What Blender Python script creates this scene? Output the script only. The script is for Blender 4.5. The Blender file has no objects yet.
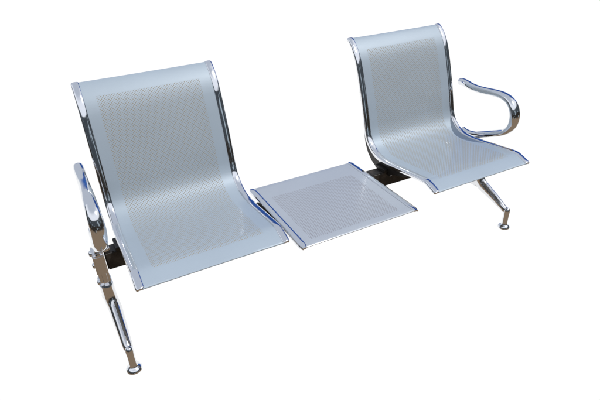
import bpy, bmesh, math
from mathutils import Vector, Matrix
C = bpy.context.scene.collection
sc = bpy.context.scene

# ------------------------------------------------------------------ materials
def new_mat(name):
    m = bpy.data.materials.new(name); m.use_nodes = True
    nt = m.node_tree
    return m, nt, nt.nodes['Principled BSDF']

def chrome(name, col=(.80, .82, .85), rough=.04, wave=.12, scale=12):
    m, nt, b = new_mat(name)
    N, L = nt.nodes, nt.links
    b.inputs['Base Color'].default_value = (*col, 1)
    b.inputs['Metallic'].default_value = 1
    tc = N.new('ShaderNodeTexCoord')
    n1 = N.new('ShaderNodeTexNoise'); n1.inputs['Scale'].default_value = scale
    n1.inputs['Detail'].default_value = 3
    L.new(tc.outputs['Object'], n1.inputs['Vector'])
    bp = N.new('ShaderNodeBump'); bp.inputs['Strength'].default_value = wave; bp.inputs['Distance'].default_value = .01
    L.new(n1.outputs['Fac'], bp.inputs['Height']); L.new(bp.outputs['Normal'], b.inputs['Normal'])
    n2 = N.new('ShaderNodeTexNoise'); n2.inputs['Scale'].default_value = 60; n2.inputs['Detail'].default_value = 5
    L.new(tc.outputs['Object'], n2.inputs['Vector'])
    mr = N.new('ShaderNodeMapRange')
    mr.inputs['From Min'].default_value = .35; mr.inputs['From Max'].default_value = .75
    mr.inputs['To Min'].default_value = rough; mr.inputs['To Max'].default_value = rough + .12
    L.new(n2.outputs['Fac'], mr.inputs['Value']); L.new(mr.outputs['Result'], b.inputs['Roughness'])
    return m

def perforated(name, u0, u1, v0, v1, col, hole, pitch=.0088, rad=.00160):
    """brushed silver sheet; rows of punched holes between u0..u1, v0..v1 (metres of the UV map)"""
    m, nt, b = new_mat(name)
    N, L = nt.nodes, nt.links
    uv = N.new('ShaderNodeUVMap'); uv.uv_map = 'metres'
    sp = N.new('ShaderNodeSeparateXYZ'); L.new(uv.outputs['UV'], sp.inputs[0])
    U, V = sp.outputs['X'], sp.outputs['Y']
    def M(op, a, c=None, d=None):
        n = N.new('ShaderNodeMath'); n.operation = op
        for i, x in enumerate((a, c, d)):
            if x is None: continue
            if isinstance(x, (int, float)): n.inputs[i].default_value = x
            else: L.new(x, n.inputs[i])
        return n.outputs[0]
    pu, pv = pitch, pitch * 1.04
    def cell(ou, ov):
        a = M('SUBTRACT', M('FRACT', M('ADD', M('DIVIDE', U, pu), ou)), .5)
        c = M('SUBTRACT', M('FRACT', M('ADD', M('DIVIDE', V, pv), ov)), .5)
        a = M('MULTIPLY', a, pu); c = M('MULTIPLY', c, pv)
        return M('SQRT', M('ADD', M('MULTIPLY', a, a), M('MULTIPLY', c, c)))
    dist = M('MINIMUM', cell(0, 0), cell(.5, .5))
    r = N.new('ShaderNodeMapRange'); r.inputs['From Min'].default_value = rad * 1.12; r.inputs['From Max'].default_value = rad * .88
    L.new(dist, r.inputs['Value'])
    inside = M('MULTIPLY', M('MULTIPLY', M('GREATER_THAN', U, u0), M('LESS_THAN', U, u1)),
               M('MULTIPLY', M('GREATER_THAN', V, v0), M('LESS_THAN', V, v1)))
    mask = M('MULTIPLY', r.outputs['Result'], inside)
    # brushed tone
    mp = N.new('ShaderNodeMapping'); mp.inputs['Scale'].default_value = (6, 160, 1); L.new(uv.outputs['UV'], mp.inputs['Vector'])
    ns = N.new('ShaderNodeTexNoise'); ns.inputs['Scale'].default_value = 5; ns.inputs['Detail'].default_value = 6
    L.new(mp.outputs['Vector'], ns.inputs['Vector'])
    big = N.new('ShaderNodeTexNoise'); big.inputs['Scale'].default_value = 7; big.inputs['Detail'].default_value = 4
    L.new(uv.outputs['UV'], big.inputs['Vector'])
    mixv = M('ADD', M('MULTIPLY', ns.outputs['Fac'], .12), M('MULTIPLY', big.outputs['Fac'], .88))
    cr = N.new('ShaderNodeValToRGB'); L.new(mixv, cr.inputs['Fac'])
    cr.color_ramp.elements[0].position = .3; cr.color_ramp.elements[1].position = .7
    cr.color_ramp.elements[0].color = (*[c * .97 for c in col], 1); cr.color_ramp.elements[1].color = (*[min(1, c * 1.02) for c in col], 1)
    mx = N.new('ShaderNodeMix'); mx.data_type = 'RGBA'
    L.new(mask, mx.inputs['Factor']); L.new(cr.outputs['Color'], mx.inputs['A']); mx.inputs['B'].default_value = (*hole, 1)
    L.new(mx.outputs['Result'], b.inputs['Base Color'])
    L.new(M('MULTIPLY', M('SUBTRACT', 1.0, mask), PANEL_METAL), b.inputs['Metallic'])
    L.new(M('ADD', M('MULTIPLY', mask, .5), M('ADD', PANEL_ROUGH, M('MULTIPLY', big.outputs['Fac'], .04))), b.inputs['Roughness'])
    L.new(M('MULTIPLY', M('SUBTRACT', 1.0, mask), .28), b.inputs['Specular IOR Level'])
    L.new(M('MULTIPLY', M('SUBTRACT', 1.0, mask), .48), b.inputs['Coat Weight']); L.new(M('ADD', .075, M('MULTIPLY', M('POWER', big.outputs['Fac'], 2.0), .16)), b.inputs['Coat Roughness'])
    bp = N.new('ShaderNodeBump'); bp.invert = True; bp.inputs['Strength'].default_value = .5; bp.inputs['Distance'].default_value = .001
    L.new(M('ADD', mask, M('MULTIPLY', big.outputs['Fac'], .5)), bp.inputs['Height'])
    L.new(bp.outputs['Normal'], b.inputs['Normal'])
    return m

PANEL_METAL, PANEL_ROUGH = .12, .46
M_CHROME = chrome('chrome')
M_RAIL = chrome('polished_rail', (.80, .82, .86), .045, .14, 10)
M_CAST = chrome('polished_casting', (.76, .77, .79), .08, .10, 14)
M_BEAM, nt, b = new_mat('dark_beam_paint')
b.inputs['Base Color'].default_value = (.012, .010, .009, 1); b.inputs['Roughness'].default_value = .5
N_, L_ = nt.nodes, nt.links
t_ = N_.new('ShaderNodeTexCoord'); n_ = N_.new('ShaderNodeTexNoise'); n_.inputs['Scale'].default_value = 35; n_.inputs['Detail'].default_value = 8
L_.new(t_.outputs['Object'], n_.inputs['Vector'])
c_ = N_.new('ShaderNodeValToRGB'); c_.color_ramp.elements[0].position = .45; c_.color_ramp.elements[1].position = .75
c_.color_ramp.elements[0].color = (.011, .009, .008, 1); c_.color_ramp.elements[1].color = (.06, .05, .042, 1)
L_.new(n_.outputs['Fac'], c_.inputs['Fac']); L_.new(c_.outputs['Color'], b.inputs['Base Color'])
M_WEB, nt, b = new_mat('shaded_bracket_chrome')
b.inputs['Base Color'].default_value = (.035, .032, .030, 1); b.inputs['Roughness'].default_value = .38; b.inputs['Metallic'].default_value = .5  # bracket chrome in shadow: the shade is put into this dark base colour
M_BLACK, nt, b = new_mat('black_plastic')
b.inputs['Base Color'].default_value = (.015, .015, .015, 1); b.inputs['Roughness'].default_value = .45

# ------------------------------------------------------------------ mesh helpers
def link(name, bm, mat, parent=None, smooth=True, sharp=35, label=None, recalc=True):
    if recalc: bmesh.ops.recalc_face_normals(bm, faces=bm.faces)
    me = bpy.data.meshes.new(name)
    bm.to_mesh(me); bm.free()
    if smooth:
        for p in me.polygons: p.use_smooth = True
        me.set_sharp_from_angle(angle=math.radians(sharp))
    me.materials.append(mat)
    o = bpy.data.objects.new(name, me); C.objects.link(o)
    if parent: o.parent = parent
    if label: o['label'] = label
    return o

def catmull(pts, n=6):
    P = [Vector(p) for p in pts]
    P = [P[0] * 2 - P[1]] + P + [P[-1] * 2 - P[-2]]
    out = []
    for i in range(1, len(P) - 2):
        a, b_, c, d = P[i - 1:i + 3]
        for k in range(n):
            t = k / n
            out.append(.5 * ((2 * b_) + (c - a) * t + (2 * a - 5 * b_ + 4 * c - d) * t * t + (3 * b_ - a - 3 * c + d) * t ** 3))
    out.append(P[-2]); return out

def frames(path):
    """tangent / normal (in the y,z plane) for a list of (y, z)"""
    out = []
    for i in range(len(path)):
        a = path[max(0, i - 1)]; b_ = path[min(len(path) - 1, i + 1)]
        t = (b_ - a).normalized(); out.append((t, Vector((t.y, -t.x))))
    return out

def sweep_yz(bm, path, section, x, cap=True, round_end=0.0):
    """section(i, s) -> [(dx, dn)]; path is 2-D (y,z); normals are kept pointing to the sitter"""
    fr = frames(path); rings = []
    L = [0]
    for i in range(1, len(path)): L.append(L[-1] + (path[i] - path[i - 1]).length)
    for i, (p, (t, n)) in enumerate(zip(path, fr)):
        k = 1.0
        if round_end:
            e = min(L[i], L[-1] - L[i])
            if e < round_end: k = .55 + .45 * math.sqrt(max(0, 1 - (1 - e / round_end) ** 2))
        sec = section(i, L[i] / L[-1])
        cx = sum(q[0] for q in sec) / len(sec); cn = sum(q[1] for q in sec) / len(sec)
        rings.append([bm.verts.new((x + cx + (dx - cx) * k, p.x + n.x * (cn + (dn - cn) * k), p.y + n.y * (cn + (dn - cn) * k))) for dx, dn in sec])
    m = len(rings[0])
    for a, b_ in zip(rings, rings[1:]):
        for j in range(m): bm.faces.new((a[j], a[(j + 1) % m], b_[(j + 1) % m], b_[j]))
    if cap: bm.faces.new(rings[0]); bm.faces.new(rings[-1][::-1])

def box(bm, x0, x1, y0, y1, z0, z1, bevel=.003, rot=None, piv=None):
    vs = [bm.verts.new((x, y, z)) for x in (x0, x1) for y in (y0, y1) for z in (z0, z1)]
    f = [(0, 1, 3, 2), (4, 6, 7, 5), (0, 4, 5, 1), (2, 3, 7, 6), (0, 2, 6, 4), (1, 5, 7, 3)]
    fs = [bm.faces.new([vs[i] for i in q]) for q in f]
    if rot is not None: bmesh.ops.rotate(bm, verts=vs, cent=piv, matrix=rot)
    if bevel:
        es = list({e for q in fs for e in q.edges})
        bmesh.ops.bevel(bm, geom=es, offset=bevel, segments=3, affect='EDGES')

def lathe(bm, prof, n=40, mat=Matrix()):
    """prof [(r, h)] turned about z, moved by mat"""
    rings = []
    for r, h in prof:
        if r < 1e-6: rings.append([bm.verts.new(mat @ Vector((0, 0, h)))])
        else: rings.append([bm.verts.new(mat @ Vector((r * math.cos(2 * math.pi * k / n), r * math.sin(2 * math.pi * k / n), h))) for k in range(n)])
    for a, b_ in zip(rings, rings[1:]):
        if len(a) == 1 and len(b_) == 1: continue
        for k in range(n):
            q = (k + 1) % n
            if len(a) == 1: bm.faces.new((a[0], b_[q], b_[k]))
            elif len(b_) == 1: bm.faces.new((a[k], a[q], b_[0]))
            else: bm.faces.new((a[k], a[q], b_[q], b_[k]))

def plate(bm, outline, x0, x1, bevel=.003):
    """outline [(y,z)] extruded from x0 to x1, edges rounded"""
    a = [bm.verts.new((x0, y, z)) for y, z in outline]; b_ = [bm.verts.new((x1, y, z)) for y, z in outline]
    n = len(a)
    f0 = bm.faces.new(a); f1 = bm.faces.new(b_[::-1])
    for i in range(n): bm.faces.new((a[i], b_[i], b_[(i + 1) % n], a[(i + 1) % n]))
    bmesh.ops.recalc_face_normals(bm, faces=bm.faces)
    if bevel:
        es = list(set(f0.edges) | set(f1.edges))
        bmesh.ops.bevel(bm, geom=es, offset=bevel, segments=3, affect='EDGES')

# ------------------------------------------------------------------ the bench
W = .4826          # seat width over the rails
PITCH = .5307
root = bpy.data.objects.new('waiting_bench', None); C.objects.link(root)
root.location = (.78, .33, 0)
root['label'] = 'chrome and perforated steel waiting bench with two seats and a small table between them'
root['category'] = 'bench'
INV = Matrix.Translation(-Vector(root.location))

# seat profile (y, z), top of the back -> front lip
PROF = [(.606, .828), (.596, .830), (.577, .816), (.553, .790), (.533, .758), (.513, .711), (.492, .650), (.470, .580), (.455, .525), (.443, .480),
        (.427, .448), (.400, .422), (.366, .406), (.325, .400), (.280, .402), (.220, .409), (.150, .418), (.090, .425),
        (.066, .4265), (.052, .4245), (.030, .4175), (.004, .4075)]
LIP = [(.000, .4055), (-.0005, .4030), (.002, .4005), (.012, .4005)]

def shell_material(name, path, width, col, hole, inset0, inset1, ytop, yfront):
    L = [0]
    for i in range(1, len(path)): L.append(L[-1] + (path[i] - path[i - 1]).length)
    v0 = v1 = None
    for p, s in zip(path, L):
        if v0 is None and p.y <= ytop: v0 = s
        if p.x >= yfront and s > .1: v1 = s
    return perforated(name, inset0, width - inset1, v0, v1, col, hole)

def sheet(name, path, x0, x1, mat, parent, th=.0018, cols=12, sag=0.0):
    bm = bmesh.new(); uvl = bm.loops.layers.uv.new('metres')
    L = [0]
    for i in range(1, len(path)): L.append(L[-1] + (path[i] - path[i - 1]).length)
    fr = frames(path); top = []; bot = []; data = {}
    for p, (t, n), s in zip(path, fr, L):
        ra, rb = [], []
        for c in range(cols + 1):
            u = c / cols; x = x0 + (x1 - x0) * u
            k = -sag * 4 * u * (1 - u)
            a = bm.verts.new((x, p.x + n.x * k, p.y + n.y * k)); b_ = bm.verts.new((x, p.x + n.x * (k - th), p.y + n.y * (k - th)))
            data[a] = (x - x0, s); data[b_] = (x - x0, s); ra.append(a); rb.append(b_)
        top.append(ra); bot.append(rb)
    fs = []
    for i in range(len(path) - 1):
        for c in range(cols):
            fs.append(bm.faces.new((top[i][c], top[i][c + 1], top[i + 1][c + 1], top[i + 1][c])))
            fs.append(bm.faces.new((bot[i][c], bot[i + 1][c], bot[i + 1][c + 1], bot[i][c + 1])))
        for c in (0, cols):
            fs.append(bm.faces.new((top[i][c], top[i + 1][c], bot[i + 1][c], bot[i][c])))
    for i in (0, -1):
        for c in range(cols): fs.append(bm.faces.new((top[i][c], top[i][c + 1], bot[i][c + 1], bot[i][c])))
    for f in fs:
        for l in f.loops: l[uvl].uv = data[l.vert]
    bm.transform(INV)
    return link(name, bm, mat, parent, sharp=50)

def rail_section(side, depth):
    def f(i, s):
        d = depth(s) if callable(depth) else depth
        pts = [(-.0126, -.008), (-.0128, .0002), (-.0120, .0014), (-.0095, .0024), (-.0050, .0030), (0, .0031),
               (.0050, .0028), (.0085, .0019), (.0108, .0002), (.0122, -.0025), (.0126, -.005), (.0118, -.008), (.0095, -d), (.0080, -d - .001), (.0060, -d), (.0060, -.007)]
        return [(side * a, b_) for a, b_ in pts]
    return f

def make_seat(x0, mat):
    path = catmull(PROF, 4)[:-1] + [Vector(PROF[-1])] + catmull(LIP, 3)
    path = [Vector((p[0], p[1])) for p in path]
    seat = sheet('seat', path, x0 + .018, x0 + W - .018, mat, root, sag=.0006)
    rp = [Vector((p[0], p[1])) for p in catmull([(.610, .826)] + PROF[1:] + [(-.001, .4057)], 5)]
    for side, xc in ((-1, x0 + .013), (1, x0 + W - .013)):
        bm = bmesh.new()
        sweep_yz(bm, rp, rail_section(side, lambda s: .011 + .006 * math.sin(math.pi * s)), xc, round_end=.009)
        bm.transform(INV)
        link('side_rail', bm, M_RAIL, seat, sharp=40)
        # curved steel bracket under the bend, down to the beam
        out = [(.470, .535), (.462, .470), (.448, .425), (.428, .392), (.400, .366), (.370, .352), (.350, .348),
               (.270, .348), (.262, .360), (.200, .380), (.150, .398), (.150, .408), (.220, .399), (.280, .392), (.325, .390), (.362, .396), (.392, .412), (.418, .439), (.435, .475), (.450, .530)]
        bm = bmesh.new(); plate(bm, [(y + .004, z - .004) for y, z in out], xc - .005, xc + .005, .001)
        # foot of the bracket clamped on the beam
        box(bm, xc - .022, xc + .022, .286, .352, .3565, .372, .002)
        for dy in (-.02, .022):
            lathe(bm, [(0, .010), (.006, .010), (.0065, .008), (.0065, 0)], 12, Matrix.Translation((xc + side * -.014, .32 + dy, .371)))
        bm.transform(INV); link('bracket', bm, M_WEB, seat, sharp=30)
    # stiffening channel behind the top edge and under the front edge
    bm = bmesh.new(); box(bm, x0 + .03, x0 + W - .03, .055, .085, .400, .4165, .002)
    bm.transform(INV); link('cross_brace', bm, M_WEB, seat)
    return seat

seat_path = [Vector((p[0], p[1])) for p in catmull(PROF, 4)]
mat_seat = shell_material('perforated_silver_steel', seat_path, W - .036, (.385, .462, .545), (.34, .30, .23), .046, .050, .792, .050)
make_seat(0, mat_seat)
make_seat(2 * PITCH, mat_seat)

# ---- side table
TX0, TX1, TY0, TY1, TZ = .5130, .984, -.010, .420, .371
tpath = [Vector(p) for p in [(TY1 + .001, TZ - .006), (TY1 + .002, TZ - .003), (TY1, TZ - .001), (TY1 - .004, TZ)]]
tpath += [Vector((TY1 - .004 + (TY0 - TY1 + .008) * k / 24, TZ)) for k in range(1, 25)]
tpath += [Vector((TY0, TZ - .001)), Vector((TY0 - .002, TZ - .003)), Vector((TY0 - .001, TZ - .006))]
mat_table = perforated('perforated_table_steel', .040, TX1 - TX0 - .024 - .053, .016 + .085, .016 + .394, (.43, .475, .54), (.24, .23, .26), .0076, .0014)
table = sheet('table_top', tpath, TX0 + .012, TX1 - .012, mat_table, root)
for side, xc in ((-1, TX0 + .011), (1, TX1 - .011)):
    bm = bmesh.new()
    p = [Vector((TY1 + .004 + (TY0 - TY1 - .009) * k / 30, TZ)) for k in range(31)]
    e = [(-.0096, -.008), (-.0098, .0012), (-.0086, .0026), (-.004, .0030), (0, .0027), (.004, .0020), (.0078, .0008), (.0096, -.0018), (.0104, -.005), (.0104, -.010), (.0085, -.012), (.004, -.012), (.003, -.008)]
    sweep_yz(bm, p, lambda i, s: [(side * a * 1.22, b_) for a, b_ in e], xc - side * .0018, round_end=.007)
    bm.transform(INV); link('side_rail', bm, M_RAIL, table, sharp=40)
    bm = bmesh.new()
    plate(bm, [(.39, .352), (.36, .350), (.350, .3565), (.29, .3565), (.28, .350), (.05, .352), (.04, .358), (.04, .362), (.39, .362)], xc - side * .012 - .004, xc - side * .012 + .004, .0008)
    bm.transform(INV); link('bracket', bm, M_WEB, table, sharp=30)

# ---- beam
bm = bmesh.new(); box(bm, -.046, 1.600, .294, .346, .290, .3562, .004)
bm.transform(INV); beam = link('beam', bm, M_BEAM, root)

# ---- armrests
def make_armrest(xc, drift):
    pts = [(.486, .588), (.474, .593), (.450, .592), (.415, .587), (.370, .587), (.320, .592), (.275, .597), (.235, .598), (.200, .589), (.175, .570), (.161, .543), (.158, .512),
           (.166, .482), (.186, .457), (.218, .437), (.255, .420), (.292, .404), (.325, .390), (.350, .380), (.385, .372), (.415, .371), (.432, .376)]
    path = [Vector((p[0], p[1])) for p in catmull(pts, 5)]
    bm = bmesh.new(); n = 28
    fr = frames(path); rings = []; N = len(path)
    for i, (p, (t, nn)) in enumerate(zip(path, fr)):
        s = i / (N - 1)
        w = (.0172 if drift else .0188) + (.0050 if drift else .0065) * math.exp(-((s - .50) / .15) ** 2); h = .0148 + .0010 * math.exp(-(s / .05) ** 2)
        w -= .004 * max(0, s - .75) / .25; xo = drift * min(1, max(0, (s - .5) / .25))
        e = min(1, (i + .15) / 3); k = math.sqrt(max(.02, 1 - (1 - e) ** 2))
        ring = []
        for j in range(n):
            a = 2 * math.pi * j / n
            ca, sa = math.cos(a), math.sin(a)
            dx = w * k * math.copysign(abs(ca) ** .92, ca); dn = h * k * math.copysign(abs(sa) ** .9, sa)
            ring.append(bm.verts.new((xc + xo + dx, p.x + nn.x * dn, p.y + nn.y * dn)))
        rings.append(ring)
    for a, b_ in zip(rings, rings[1:]):
        for j in range(n): bm.faces.new((a[j], a[(j + 1) % n], b_[(j + 1) % n], b_[j]))
    bm.faces.new(rings[0]); bm.faces.new(rings[-1][::-1])
    bm.transform(INV)
    arm = link('armrest', bm, M_CHROME, root, sharp=60)
    return arm

# ---- leg castings
def make_leg(xc, side, lean):
    c = .320
    bm = bmesh.new(); n = 32
    for sg in (-1, 1):                      # the two arms of the casting, fat at the hub, slim at the toe, ridged along the top
        pts = catmull([(-.200 if sg < 0 else -.222, .084), (-.170, .100), (-.130, .119), (-.085, .138), (-.045, .156), (-.020, .185), (-.012, .235)], 6)
        fr = frames([Vector((q[0], q[1])) for q in pts]); rings = []
        for i, (q, (t, nn)) in enumerate(zip(pts, fr)):
            u = i / (len(pts) - 1); w_ = .0150 + .0072 * min(1, u * 1.6); h_ = .0140 + .0225 * min(1, u * 1.25)
            k = 1 if i > 2 else (.6, .86, .97)[i]
            ring = []
            for j in range(n):
                a = 2 * math.pi * j / n; ca, sa = math.cos(a), math.sin(a)
                dx = w_ * k * math.copysign(abs(ca) ** 1.0, ca); dn = h_ * k * math.copysign(abs(sa) ** 1.0, sa)
                ring.append(bm.verts.new((xc + dx, c - sg * (q[0] + nn.x * dn), q[1] + nn.y * dn)))
            rings.append(ring)
        for a_, b_ in zip(rings, rings[1:]):
            for j in range(n): bm.faces.new((a_[j], a_[(j + 1) % n], b_[(j + 1) % n], b_[j]))
        bm.faces.new(rings[0]); bm.faces.new(rings[-1][::-1])
    box(bm, xc - .0165, xc + .0165, .286, .354, .128, .374, .010)      # hub
    box(bm, xc - .0178, xc + .0178, .2845, .3555, .286, .360, .004)    # collar round the beam end
    for v in bm.verts:
        if side > 0 or v.co.y < c: v.co.x += lean * (1 - min(1, v.co.z / .30)) * (1 if side > 0 else min(1, (c - v.co.y) / .05))
    bm.transform(INV)
    leg = link('leg', bm, M_CAST, root, sharp=50)
    for y in (.1185, 2 * c - .0965):
        bm = bmesh.new(); T = Matrix.Translation((xc + (lean * .75 if side > 0 or y < c else 0), y, 0))
        lathe(bm, [(0, 0), (.0245, 0), (.0262, .002), (.0262, .006), (.0240, .0105), (.0190, .015), (.0150, .0175), (.0132, .020),
                   (.0128, .024), (.0128, .066), (.0132, .0715), (.0135, .078), (.0132, .090), (.0105, .099), (.0050, .103), (0, .1035)], 40, T)
        bm.transform(INV); link('levelling_foot', bm, M_CHROME, leg, sharp=40)
    for z in ((.366, .318, .248) if side < 0 else (.345, .300, .245)):
        bm = bmesh.new()
        T = Matrix.Translation((xc + side * .019, .305, z)) @ Matrix.Rotation(side * math.pi / 2, 4, 'Y')
        lathe(bm, [(0, .0062), (.0040, .0060), (.0082, .0046), (.0100, .0018), (.0100, -.004), (0, -.004)], 24, T)
        bm.transform(INV); link('bolt', bm, M_CHROME, leg, sharp=40)
    # bracket that carries the armrest and grips the beam
    bm = bmesh.new()
    box(bm, xc - side * .040, xc - side * .012, .300, .340, .3575, .372, .004)
    bm.transform(INV); link('beam_clamp', bm, M_CAST, leg, sharp=40)
    return leg

make_armrest(-.046, -.014); make_armrest(1.600, 0)
make_leg(-.066, -1, .014); make_leg(1.592, 1, .042)

# ------------------------------------------------------------------ light
SUN_EL, SUN_AZ = math.radians(54), math.radians(138)       # azimuth clockwise from +y
sdir = Vector((math.sin(SUN_AZ) * math.cos(SUN_EL), math.cos(SUN_AZ) * math.cos(SUN_EL), math.sin(SUN_EL)))
sun = bpy.data.lights.new('sun', 'SUN'); sun.energy = 2.3; sun.angle = math.radians(.5); sun.color = (1, .96, .9)
so = bpy.data.objects.new('sun', sun); C.objects.link(so); so.rotation_euler = (-sdir).to_track_quat('-Z', 'Y').to_euler(); so.location = (3, -2, 5)

w = bpy.data.worlds.new('World'); sc.world = w; w.use_nodes = True
nt = w.node_tree; N, L = nt.nodes, nt.links
for n in list(N): N.remove(n)
out = N.new('ShaderNodeOutputWorld'); bg = N.new('ShaderNodeBackground'); L.new(bg.outputs[0], out.inputs[0])
tc = N.new('ShaderNodeTexCoord'); sp = N.new('ShaderNodeSeparateXYZ'); L.new(tc.outputs['Generated'], sp.inputs[0])
sky = N.new('ShaderNodeTexSky'); sky.sky_type = 'NISHITA'; sky.sun_disc = False
sky.sun_elevation = SUN_EL; sky.sun_rotation = SUN_AZ
def M(op, a, c=None):
    n = N.new('ShaderNodeMath'); n.operation = op
    for i, x in enumerate((a, c)):
        if x is None: continue
        if isinstance(x, (int, float)): n.inputs[i].default_value = x
        else: L.new(x, n.inputs[i])
    return n.outputs[0]
def step(v, a, b_):
    n = N.new('ShaderNodeMapRange'); n.interpolation_type = 'SMOOTHSTEP'
    n.inputs['From Min'].default_value = a; n.inputs['From Max'].default_value = b_; L.new(v, n.inputs['Value']); return n.outputs['Result']
def mix(f, a, b_, mode='MIX'):
    n = N.new('ShaderNodeMix'); n.data_type = 'RGBA'; n.blend_type = mode
    if isinstance(f, float): n.inputs['Factor'].default_value = f
    else: L.new(f, n.inputs['Factor'])
    for s, x in (('A', a), ('B', b_)):
        if isinstance(x, tuple): n.inputs[s].default_value = (*x, 1)
        else: L.new(x, n.inputs[s])
    return n.outputs['Result']
STR = .10
S = 1 / STR
nz = N.new('ShaderNodeTexNoise'); nz.inputs['Scale'].default_value = 2.2; nz.inputs['Detail'].default_value = 6; L.new(tc.outputs['Generated'], nz.inputs['Vector'])
nf = M('SUBTRACT', nz.outputs['Fac'], .5)
Z = sp.outputs['Z']; Y = sp.outputs['Y']
blue = mix(1.0, sky.outputs['Color'], (.17, .34, .80), 'MULTIPLY')
cloud = step(M('ADD', M('ADD', Z, M('MULTIPLY', nf, .30)), M('MULTIPLY', step(sp.outputs['X'], 0, .42), -.26)), .20, .31)
cloud = M('MULTIPLY', cloud, M('SUBTRACT', 1.0, M('MULTIPLY', step(sp.outputs['X'], .42, .60), M('SUBTRACT', 1.0, step(M('ADD', Z, M('MULTIPLY', nf, .3)), .62, .74)))))
cloud = M('MAXIMUM', cloud, step(sp.outputs['X'], .08, -.25))
skyc = mix(cloud, blue, (.52 * S, .565 * S, .65 * S))
# behind the viewer: bright sky above a dark row of buildings and trees, dark earth below
band = step(M('ADD', Z, M('MULTIPLY', nf, .05)), .46, .49)
nt2 = N.new('ShaderNodeTexNoise'); nt2.inputs['Scale'].default_value = 6; nt2.inputs['Detail'].default_value = 1; L.new(tc.outputs['Generated'], nt2.inputs['Vector'])
tree = mix(step(Z, .105, .125), (.030 * S, .026 * S, .022 * S), (.055 * S, .065 * S, .075 * S))
tree = mix(step(nt2.outputs['Fac'], .62, .69), tree, (.42 * S, .50 * S, .56 * S))
earth = mix(step(M('ADD', Z, M('MULTIPLY', nf, .3)), -.30, -.12), (.26 * S, .19 * S, .13 * S), tree)
back = mix(band, earth, (.92 * S, .95 * S, 1.02 * S))
back = mix(step(Z, .72, .95), back, skyc)
# in front: white studio backdrop up to just above eye level, sky over it
nadir = step(Z, -.90, -.85)
front = mix(step(Z, .04, .12), (1.02 * S, 1.02 * S, 1.02 * S), skyc)
front = mix(nadir, (.26 * S, .19 * S, .13 * S), front)
col = mix(step(M('MINIMUM', Y, M('MULTIPLY', M('ADD', sp.outputs['X'], M('MULTIPLY', Y, 1.7)), .7)), -.02, .10), back, front)
L.new(col, bg.inputs['Color']); bg.inputs['Strength'].default_value = STR

# ------------------------------------------------------------------ camera
cam = bpy.data.cameras.new('camera'); co = bpy.data.objects.new('camera', cam); C.objects.link(co)
co.location = (-.06891042, -1.17362543, 1.330726)
co.rotation_euler = (1.029838, 0.028530, -0.482954)
cam.lens = 30.31545624; cam.sensor_width = 36; cam.clip_start = .02; cam.clip_end = 500
sc.camera = co
sc.render.engine = 'CYCLES'
sc.view_settings.view_transform = 'Standard'; sc.view_settings.look = 'None'; sc.view_settings.exposure = 0; sc.view_settings.gamma = 1
sc.cycles.caustics_reflective = False
sc.cycles.caustics_refractive = False
